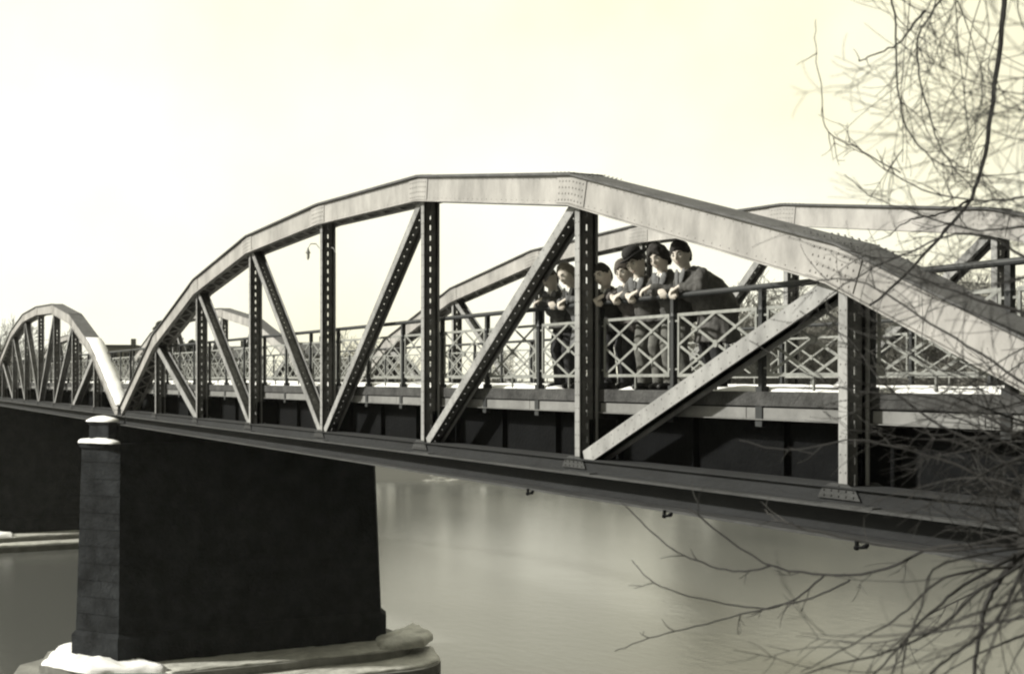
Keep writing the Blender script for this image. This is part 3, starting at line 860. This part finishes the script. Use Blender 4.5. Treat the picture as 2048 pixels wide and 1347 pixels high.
    c.tube([nk + V((.075 * math.sin(a), .072 * (-math.cos(a)) , -.03 * math.cos(a))) for a in [R(35 + k * 29) for k in range(11)]], [.018] + [.024] * 9 + [.018], 8, round_ends=True)
    for q in (-1, 1): c.tube([nk + V((q * .05, -.062, -.03)), chest + V((q * .045, -.135, .06)), chest + V((q * .012, -.15, -.05))], [.018, .016, .01], 8, round_ends=True)
    co = fuse(c.build('coat', M[coat], root), .0125, 3, .015, sd_)
    for q in (-1, 1):
        m_ = MB(); m_.ell(chest + V((q * .052, -.137 * B, .045)), (.03, .014, .105), 16, 12, lambda d, p: V((p.x * (1.25 + .5 * d.z), p.y, p.z)), Matrix.Rotation(R(q * 17), 3, 'Y') @ Matrix.Rotation(R(-6), 3, 'X'))
        m_.build('lapel', M['wool_grey' if coat != 'wool_grey' else 'wool_black'], co, smooth=True)
    if shirt:
        m_ = MB(); m_.ell(nk + V((0, -.062, -.04)), (.026, .016, .045), 14, 10, None, Matrix.Rotation(R(-25), 3, 'X'))
        for q in (-1, 1): m_.ell(nk + V((q * .027, -.066, -.012)), (.026, .010, .014), 12, 8, None, Matrix.Rotation(R(q * 38), 3, 'Y') @ Matrix.Rotation(R(-20), 3, 'X'))
        m_.tube([nk + V((.058 * math.sin(a), .056 * (-math.cos(a)), .01 - .012 * math.cos(a))) for a in [R(12 + k * 33.6) for k in range(11)]], .012, 8)
        m_.build('shirt_collar', M['shirt_white'], root, smooth=True)
        m_ = MB(); m_.tube([nk + V((0, -.084, -.04)), nk + V((0, -.085, -.06)), chest + V((0, -.148, .03))], [.012, .015, .02], 8, round_ends=True)
        m_.build('necktie', M['wool_grey'], root, smooth=True)
    for i, q in enumerate((-1, 1)):
        if skirt and i == 0:
            m_ = MB(); loft(m_, [(0, hip.y, hip.z, .17, .145), (0, hip.y - .02, .6, .19, .165), (0, hip.y - .03, .42, .205, .18)])
            fuse(m_.build('skirt', M[trousers], root), .016, 2, .01, sd_)
        if not skirt:
            m_ = MB(); m_.tube([hip + V((q * .08, .0, -.04)), (hip + kn[i]) / 2 + V((q * .05, 0, 0)), kn[i], (kn[i] + an[i]) / 2 + V((0, .01, 0)), an[i] + V((0, -.005, -.02))], [.105, .09, .08, .075, .078], 14)
            fuse(m_.build('trouser_leg', M[trousers], root), .013, 2, .007, sd_ + i)
        m_ = MB(); m_.tube([an[i] + V((0, .02, .01)), an[i] + V((0, .035, -.045)), an[i] + V((0, -.05, -.045)), an[i] + V((q * .015, -.17, -.055))], [.048, .044, .044, .034], 12, round_ends=True)
        m_.box(an[i].x - .04, an[i].x + .04, an[i].y - .03, an[i].y + .07, 0.001, .03)
        fuse(m_.build('shoe', M['shoe'], root), .011, 1)
    return root
def hs_(xp): return s_at(xp, 7.76)
person(hs_(1098), 18, 34, 'leftmost person, half hidden behind the slanting truss brace, dark coat and white collar', 'wool_green', 'hair_brown', 'short', height=1.49, tilt=-17, hands='crossed', trousers='trouser_dark')
person(hs_(1134), 5, 26, 'fair haired person in a long grey coat just left of the tall truss post', 'wool_grey', 'hair_fair', 'bob', height=1.50, tilt=-18, pitch=22, long_coat=True, trousers='trouser_dark', skirt=True)
person(hs_(1205), 24, 36, 'dark haired person leaning just right of the tall truss post, white collar at the throat', 'wool_black', 'hair_black', 'short', height=1.44, tilt=-18, wide=.9)
person(hs_(1240), 26, 38, 'brown haired bareheaded person squeezed third from the right, without white collar', 'wool_brown', 'hair_brown', 'wavy', height=1.455, back=.10, tilt=-14, shirt=False, wide=.9)
person(hs_(1271), 22, 38, 'person in a dark brimmed hat with clasped hands over the rail', 'wool_charcoal', 'hair_black', 'short', height=1.52, hat='brim', tilt=-18, pitch=16, trousers='trouser_grey', wide=.95)
person(hs_(1317), 14, 40, 'person with big bushy dark hair beside the man at the right end of the row', 'wool_green', 'hair_black', 'bushy', height=1.54, tilt=-18, pitch=14, trousers='trouser_grey', hands='crossed')
person(hs_(1361), -6, 44, 'rightmost person, broad dark overcoat, arms on the rail, dark hair with a front curl', 'wool_charcoal', 'hair_black', 'wavy', height=1.545, tilt=-9, pitch=10, long_coat=True, lean=1.7, wide=1.16, bulk=1.22, hands='clasped')


# ------------------------------------------------------------------ far bank: trees and houses
def rand_dir(d, ang):
    p = d.orthogonal().normalized(); q = d.cross(p); a = random.uniform(0, 6.283)
    return (d * math.cos(ang) + (p * math.cos(a) + q * math.sin(a)) * math.sin(ang)).normalized()
def bare_tree(seed, h, shrub=False, dense=1.0):
    random.seed(seed)
    root = empty('bare_tree')
    T, K = MB(), MB()
    def grow(mb, p, d, ln, r, lvl, kmax):
        pts = [p]; rr = [r]; n_ = 4 if lvl < 2 else 3
        for i in range(n_):
            d = (rand_dir(d, random.uniform(.05, .22)) + Vector((0, 0, .08))).normalized()
            p = p + d * ln / n_; pts.append(p); rr.append(r * (1 - .55 * (i + 1) / n_))
        mb.tube(pts, [max(x, .017) for x in rr], 5 if lvl == 0 else 3, caps=False)
        if lvl >= kmax: return
        nb = [8, 6, 6, 6][min(lvl, 3)]
        for k in range(int(nb * dense)):
            t_ = random.uniform(.25, 1) if lvl else random.uniform(.3, 1)
            i = min(n_ - 1, int(t_ * n_ * .999)); q = pts[i].lerp(pts[i + 1], t_ * n_ - i)
            grow(K, q, rand_dir(d, random.uniform(.35, .95)), ln * random.uniform(.45, .68), rr[i] * .55, lvl + 1, kmax)
    if shrub:
        for k in range(7):
            grow(T if k == 0 else K, Vector((random.uniform(-.5, .5), random.uniform(-.5, .5), -.2)), rand_dir(Vector((0, 0, 1)), random.uniform(.1, .7)), h * .6, .06, 1, 4)
    else:
        grow(T, Vector((0, 0, -.3)), Vector((0, 0, 1)), h * .52, h * .02, 0, 4)
    T.build('trunk', M['farbark'], root); K.build('crown', M['farbark'], root)
    return root
protos = [bare_tree(11, 9), bare_tree(12, 8), bare_tree(13, 10), bare_tree(14, 5, True), bare_tree(15, 4, True)]
used = set()
def put_tree(xp, v, size, kind, label, group):
    if kind in used: o = copy_tree(protos[kind])
    else: o = protos[kind]; used.add(kind)
    o.location = rv((xp - 1024) / F * v, v, gh(v) - .2)
    o.rotation_euler = (0, 0, random.uniform(0, 6.28)); size *= (1.62 if kind < 3 else 1.35); o.scale = (size, size, size)
    tag(o, label, 'tree' if kind < 3 else 'shrub', group)
    return o
random.seed(5)
GA = 'bare trees on the far bank'
for xp, v, sz, k in ((560, 150, .75, 0), (705, 148, .8, 1), (735, 138, .8, 2), (770, 144, .9, 0), (805, 150, .85, 1), (845, 141, .8, 0), (20, 150, .9, 2), (95, 160, 1, 0), (150, 150, .9, 1), (60, 142, .8, 1),
                     (940, 152, .7, 1), (990, 160, .7, 2)):
    put_tree(xp, v, sz, k, 'bare grey tree on the far bank behind the left half of the bridge', GA + ', left half')
for i in range(30):
    xp = 1090 + i * 36 + random.uniform(-22, 22)
    put_tree(xp, random.uniform(134, 165), random.uniform(.8, 1.05) * (1.5 if xp > 1500 else .5), i % 3, 'pale bare tree on the far bank seen through the right half of the bridge', GA + ', right half')
for i in range(22):
    put_tree(1400 + i * 30 + random.uniform(-12, 12), random.uniform(124, 134), random.uniform(.8, 1.15), i % 3, 'pale bare tree on the far bank seen through the right half of the bridge', GA + ', right half')
for i in range(14):
    put_tree(-30 + i * 19, random.uniform(138, 160), random.uniform(.6, .85), i % 3, 'bare grey tree on the far bank behind the second truss span', GA + ', far left')
GB = 'low bare bushes along the far bank'
for i in range(56):
    xp = -20 + i * 38 + random.uniform(-25, 25)
    put_tree(xp, random.uniform(124, 140), random.uniform(.65, 1.1), 3 + i % 2, 'low leafless bush on top of the far river bank', GB)
# evergreen behind the left truss slope
def conifer(h, seed):
    random.seed(seed); root = empty('evergreen_tree'); t = MB(); t.tube([(0, 0, -.3), (0, 0, h * .5), (0, 0, h * .97)], [.2, .12, .02], 8); t.build('trunk', M['farbark'], root)
    c = MB(); k = 0
    for i in range(4200):
        z_ = random.uniform(.12, 1) ** .9 * h; R_ = (1 - z_ / h) ** .7 * h * .3 * (1 + .35 * noise.noise(Vector((z_ * 1.3, seed, 0)))) + .12
        a = random.uniform(0, 6.283); r_ = R_ * random.uniform(.35, 1.05) * (1 + .4 * noise.noise(Vector((math.cos(a) * 2, math.sin(a) * 2, z_))))
        p = Vector((math.cos(a) * r_, math.sin(a) * r_, z_ - r_ * .25)); d = Vector((math.cos(a), math.sin(a), -.2)).normalized(); s_ = rand_dir(d, 1.4) * random.uniform(.1, .2)
        c.add([p - s_ * .6, p + d * .35, p + s_ * .6, p - d * .12 + Vector((0, 0, .12))], [(0, 1, 2), (0, 2, 3)])
    c.build('crown', M['evergreen'], root)
    return root
for q, (xp, v, h, lb) in enumerate(((322, 140, 13.6, 'tall dark evergreen rising above the left slope of the near truss'), (352, 136, 12.2, 'broad dark evergreen beside the taller one, behind the left slope of the truss'), (385, 143, 11.6, 'small evergreen behind the first tall post from the left'))):
    o = conifer(h, 40 + q); o.location = rv((xp - 1024) / F * v, v, gh(v) - .1); tag(o, lb, 'tree', 'evergreens on the far bank')
def house(name, x0p, x1p, ytop, v, depth, label, wall, flat=True, cols=3, rows_=2, roofh=1.5):
    W = (x1p - x0p) / F * v; top = (759 - ytop) / F * v
    c = px((x0p + x1p) / 2, 759, v); c.z = E - 1.7; Hh = top + 1.7
    wallh = Hh if flat else Hh - roofh
    root = empty(name, c, camo.rotation_euler.z + R(7)); tag(root, label, 'building')
    w = MB(); w.box(-W / 2, W / 2, 0, depth, -6.5, wallh); wo_ = w.build('wall', M[wall], root)
    r_ = MB()
    if flat: r_.box(-W / 2 - .2, W / 2 + .2, -.2, depth + .2, wallh + .003, wallh + .22)
    else:
        a = .35; r_.add([(-W / 2 - a, -a, wallh), (W / 2 + a, -a, wallh), (W / 2 + a, depth + a, wallh), (-W / 2 - a, depth + a, wallh), (-W / 2 - a, depth / 2, wallh + roofh), (W / 2 + a, depth / 2, wallh + roofh)],
                        [(0, 1, 5, 4), (2, 3, 4, 5), (1, 2, 5), (3, 0, 4), (3, 2, 1, 0)])
    ro = r_.build('roof', M['roof'], root)
    ch = MB(); ch.box(W * .2, W * .2 + .5, depth / 2 - .25, depth / 2 + .25, wallh + .1, wallh + (1.0 if flat else roofh + .7)); ch.build('chimney', M['plaster_dark'], ro)
    for i in range(cols):
        for j in range(rows_):
            x = -W / 2 + W * (i + .5) / cols; z_ = wallh * (j + .35) / rows_; ww = min(.45, W / cols * .28); hh = wallh / rows_ * .42
            f = MB()
            for (xa, xb, za, zb) in ((x - ww, x + ww, z_, z_ + .07), (x - ww, x + ww, z_ + hh - .07, z_ + hh), (x - ww, x - ww + .07, z_ + .071, z_ + hh - .071), (x + ww - .07, x + ww, z_ + .071, z_ + hh - .071), (x - .03, x + .03, z_ + .071, z_ + hh - .071)):
                f.box(xa, xb, -.05, -.004, za, zb)
            f = f.build('window', M['channel'], root)
            g_ = MB(); g_.box(x - ww + .05, x + ww - .05, -.02, -.003, z_ + .05, z_ + hh - .05); g_.build('pane', M['glass'], f)
    return root
house('flat_roofed_building', 214, 268, 693, 146, 7, 'pale flat roofed building between the end of the second truss and the near one', 'plaster', True, 2, 2)
house('flat_roofed_building', 268, 306, 697, 150, 6, 'darker flat roofed building joined to the right side of the pale one', 'plaster_dark', True, 2, 2)
house('gabled_house', 405, 505, 690, 158, 9, 'grey gabled house behind the tall posts at the left of the near truss', 'plaster_dark', False, 4, 2, 1.4)
house('gabled_house', 578, 662, 682, 150, 8, 'grey gabled house behind the railing left of the lantern post', 'plaster_dark', False, 3, 2, 1.6)
house('gabled_house', 672, 740, 716, 160, 8, 'small pale gabled house behind the railing right of the lantern post', 'plaster', False, 3, 1, 1.2)


# ------------------------------------------------------------------ willow in the foreground
random.seed(21)
wroot = empty('willow_tree', (0, 0, 0))
tag(wroot, 'leafless willow whose thin arching twigs hang across the right side in front of the bridge', 'tree')
def pr(width_px, depth): return width_px / F * depth / 2
def wtube(mb, pts3, w0, w1):
    """pts3: (x, y, depth); widths in photo pixels at that depth"""
    n_ = len(pts3); P = [px(*p) for p in pts3]
    rr = [pr(w0 + (w1 - w0) * (i / (n_ - 1)) ** .8, pts3[i][2]) for i in range(n_)]
    mb.tube(P, rr, 5, caps=True)
def smooth_path(path, d0, d1, n_=26, jit=2.0):
    """Catmull-Rom through traced points with a little natural crookedness"""
    out_ = []; m_ = len(path)
    for i in range(n_ + 1):
        t_ = i / n_ * (m_ - 1); k = min(int(t_), m_ - 2); f = t_ - k
        p0, p1, p2, p3 = path[max(k - 1, 0)], path[k], path[k + 1], path[min(k + 2, m_ - 1)]
        c = [.5 * ((2 * p1[a]) + (-p0[a] + p2[a]) * f + (2 * p0[a] - 5 * p1[a] + 4 * p2[a] - p3[a]) * f * f + (-p0[a] + 3 * p1[a] - 3 * p2[a] + p3[a]) * f ** 3) for a in (0, 1)]
        out_.append((c[0] + random.uniform(-jit, jit), c[1] + random.uniform(-jit, jit), d0 + (d1 - d0) * i / n_))
    return out_
def arc(x, y, d, ang, ln, curv, dd=0.0, wob=.07):
    n_ = max(5, int(ln / 26)); st = ln / n_; pts = [(x, y, d)]
    for i in range(n_):
        ang += curv / n_ + random.gauss(0, wob)
        x += math.cos(ang) * st; y -= math.sin(ang) * st; d = max(2.0, d + dd / n_ + random.gauss(0, .012)); pts.append((x, y, d))
    return pts
def side_twigs(mb, pts, w, ln, num, curv=.8, lvl=1):
    for k in range(num):
        i = random.randint(1, len(pts) - 2); p, q = pts[i], pts[i + 1]
        a = math.atan2(-(q[1] - p[1]), q[0] - p[0]) + random.choice((-1, 1)) * random.uniform(.35, .9)
        l = ln * random.uniform(.3, 1.15) * (1 - .4 * i / len(pts))
        s_ = arc(*p, a, l, random.uniform(-curv, curv), random.uniform(-.5, .5))
        wtube(mb, s_, w, max(1.0, w * .45))
        if lvl > 0 and random.random() < .7: side_twigs(mb, s_, w * .7, ln * .5, random.randint(1, 3), curv, lvl - 1)
def branch(pts, w0, w1, num, ln, tw=2.4, lvl=1):
    mb = MB(); wtube(mb, pts, w0, w1); side_twigs(mb, pts, tw, ln, num, .9, lvl)
    mb.build('branch', M['bark'], wroot)
t = MB()
tp = smooth_path([(2330, 2600), (2230, 1700), (2130, 1300), (2085, 1090), (2110, 800), (2170, 400), (2230, -100), (2260, -500)], 3.9, 3.9, 40, 3)
t.tube([px(*p) for p in tp], [pr(130 - 85 * i / 40, 3.9) for i in range(41)], 10)
t.build('trunk', M['bark'], wroot)
# traced principal branches
HB = [
 ([(2010, -60), (2004, 45), (1990, 160), (1976, 270), (1960, 350), (1938, 402), (1900, 450), (1862, 492), (1800, 560), (1740, 610)], 5.2, 5.4, 12, 5, 9, 120),
 ([(1938, 402), (1880, 428), (1820, 440), (1780, 470)], 5.3, 5.0, 6, 2, 4, 60),
 ([(1850, 20), (1825, 50), (1800, 85), (1750, 108), (1718, 122)], 4.6, 4.6, 6, 2.5, 3, 50),
 ([(2090, 1060), (1960, 1085), (1860, 1098), (1780, 1132), (1700, 1150), (1620, 1145), (1540, 1130), (1460, 1080), (1375, 1014)], 3.8, 4.6, 8, 4, 5, 110),
 ([(1540, 1132), (1470, 1142), (1380, 1115), (1310, 1070), (1240, 1000)], 4.4, 5.0, 5, 2.5, 3, 60),
 ([(2085, 1080), (1900, 1100), (1780, 1092), (1640, 1065), (1560, 1040), (1530, 1020)], 3.8, 4.4, 7, 3, 6, 90),
 ([(1650, 1150), (1600, 1190), (1540, 1215), (1450, 1205), (1350, 1183), (1290, 1150), (1265, 1120)], 4.2, 4.7, 5, 1.8, 4, 60),
 ([(1700, 1160), (1620, 1195), (1520, 1218), (1400, 1250), (1300, 1275), (1230, 1302)], 4.0, 4.8, 5, 2, 4, 60),
 ([(2060, 1120), (1960, 1180), (1870, 1260), (1780, 1300), (1650, 1335), (1560, 1365)], 3.4, 3.1, 8, 3, 4, 260),
 ([(2060, 1130), (1900, 1150), (1800, 1230), (1700, 1290), (1600, 1345)], 3.5, 3.2, 7, 2, 4, 260),
 ([(2050, 1100), (1985, 1180), (1960, 1260), (1940, 1400)], 3.6, 3.5, 15, 7, 4, 260),
 ([(2030, 1110), (1900, 1190), (1800, 1290), (1700, 1400)], 3.6, 3.0, 9, 3, 4, 260),
 ([(2060, 1105), (1990, 1240), (1880, 1330), (1800, 1420)], 3.4, 3.0, 9, 4, 4, 260),
 ([(2075, 1090), (1880, 1130), (1840, 1220), (1760, 1400)], 3.6, 3.0, 6, 3, 4, 240),
 ([(2200, 380), (2048, 395), (1960, 402), (1850, 380), (1760, 330), (1700, 278)], 4.0, 4.6, 6, 1.6, 9, 110),
 ([(2200, 480), (2060, 455), (1950, 460), (1830, 425), (1740, 390), (1690, 350)], 4.0, 4.4, 6, 1.6, 9, 110),
 ([(1915, -40), (1842, 60), (1838, 140), (1860, 230), (1890, 310), (1950, 380)], 4.2, 4.3, 5, 2.5, 8, 110),
 ([(1780, -30), (1792, 60), (1795, 170), (1815, 260), (1870, 320), (1960, 350), (2070, 340)], 4.4, 4.4, 5, 2, 9, 110),
 ([(1630, 40), (1632, 110), (1645, 190), (1655, 260), (1720, 300), (1800, 345)], 4.8, 4.4, 1.4, 3, 4, 80),
 ([(2100, 640), (1960, 600), (1850, 560), (1760, 520), (1700, 500)], 3.8, 4.3, 8, 2, 8, 140),
 ([(2120, 560), (1990, 480), (1900, 470), (1830, 500), (1740, 540), (1660, 590), (1590, 660)], 3.9, 4.4, 7, 2, 9, 140),
 ([(2100, 800), (1980, 720), (1850, 640), (1740, 570), (1640, 560), (1540, 600)], 3.8, 4.4, 7, 2, 10, 150),
 ([(2100, 900), (1960, 830), (1840, 790), (1700, 780), (1600, 740), (1500, 680)], 3.8, 4.4, 7, 2, 9, 150),
 ([(2085, 1000), (1980, 900), (1880, 850), (1760, 760), (1700, 680), (1600, 620)], 3.8, 4.4, 8, 2, 9, 150),
 ([(2085, 1040), (1960, 950), (1820, 900), (1700, 880), (1580, 900), (1480, 880)], 3.8, 4.4, 7, 2, 8, 140),
]
for path, d0, d1, w0, w1, num, ln in HB:
    branch(smooth_path(path, d0, d1), w0, w1, num, ln)
def fan(n_, y0, y1, a0, a1, l0, l1, w, num, ln, curv, dlo=2.9, dhi=5.5, x0=2060, x1=2170):
    for k in range(n_):
        y = random.uniform(y0, y1); d = random.uniform(dlo, dhi)
        p = arc(random.uniform(x0, x1), y, d, R(random.uniform(a0, a1)), random.uniform(l0, l1), random.uniform(*curv), random.uniform(-.6, .8))
        branch(p, w * random.uniform(.7, 1.3), 1.3, num, ln, 2.0)
fan(11, -60, 300, 165, 250, 240, 480, 2.6, 5, 240, (-2.2, 1.2), dlo=2.0, dhi=3.2)
fan(12, 100, 520, 140, 215, 260, 480, 2.6, 5, 220, (-1.6, 1.6), dlo=2.0, dhi=3.2)
fan(12, 500, 950, 135, 205, 240, 600, 4.5, 5, 220, (-1.2, 1.2))
fan(22, 850, 1110, 150, 215, 120, 380, 6, 7, 150, (-1.0, 1.0))
fan(9, 1080, 1350, 195, 250, 240, 520, 7, 3, 260, (-.7, 1.2), dlo=2.2, dhi=4)
fan(12, -80, -20, 235, 300, 200, 480, 2.6, 4, 200, (-1.6, 1.6), x0=1780, x1=2080, dlo=2.4, dhi=4.5)
#@@HAZE
hz_ = MB(); hz_.box(-480, 120, -330, 420, -11, 34)
hm_ = bpy.data.materials.new('river_haze'); hm_.use_nodes = True
ht = hm_.node_tree
for n_ in list(ht.nodes):
    if n_.type != 'OUTPUT_MATERIAL': ht.nodes.remove(n_)
pv = ht.nodes.new('ShaderNodeVolumePrincipled'); pv.inputs['Color'].default_value = (.93, .93, .85, 1); pv.inputs['Density'].default_value = .0002
ht.links.new(pv.outputs[0], [n_ for n_ in ht.nodes if n_.type == 'OUTPUT_MATERIAL'][0].inputs['Volume'])
tag(hz_.build('haze', hm_), 'thin winter haze over the river', kind='stuff')
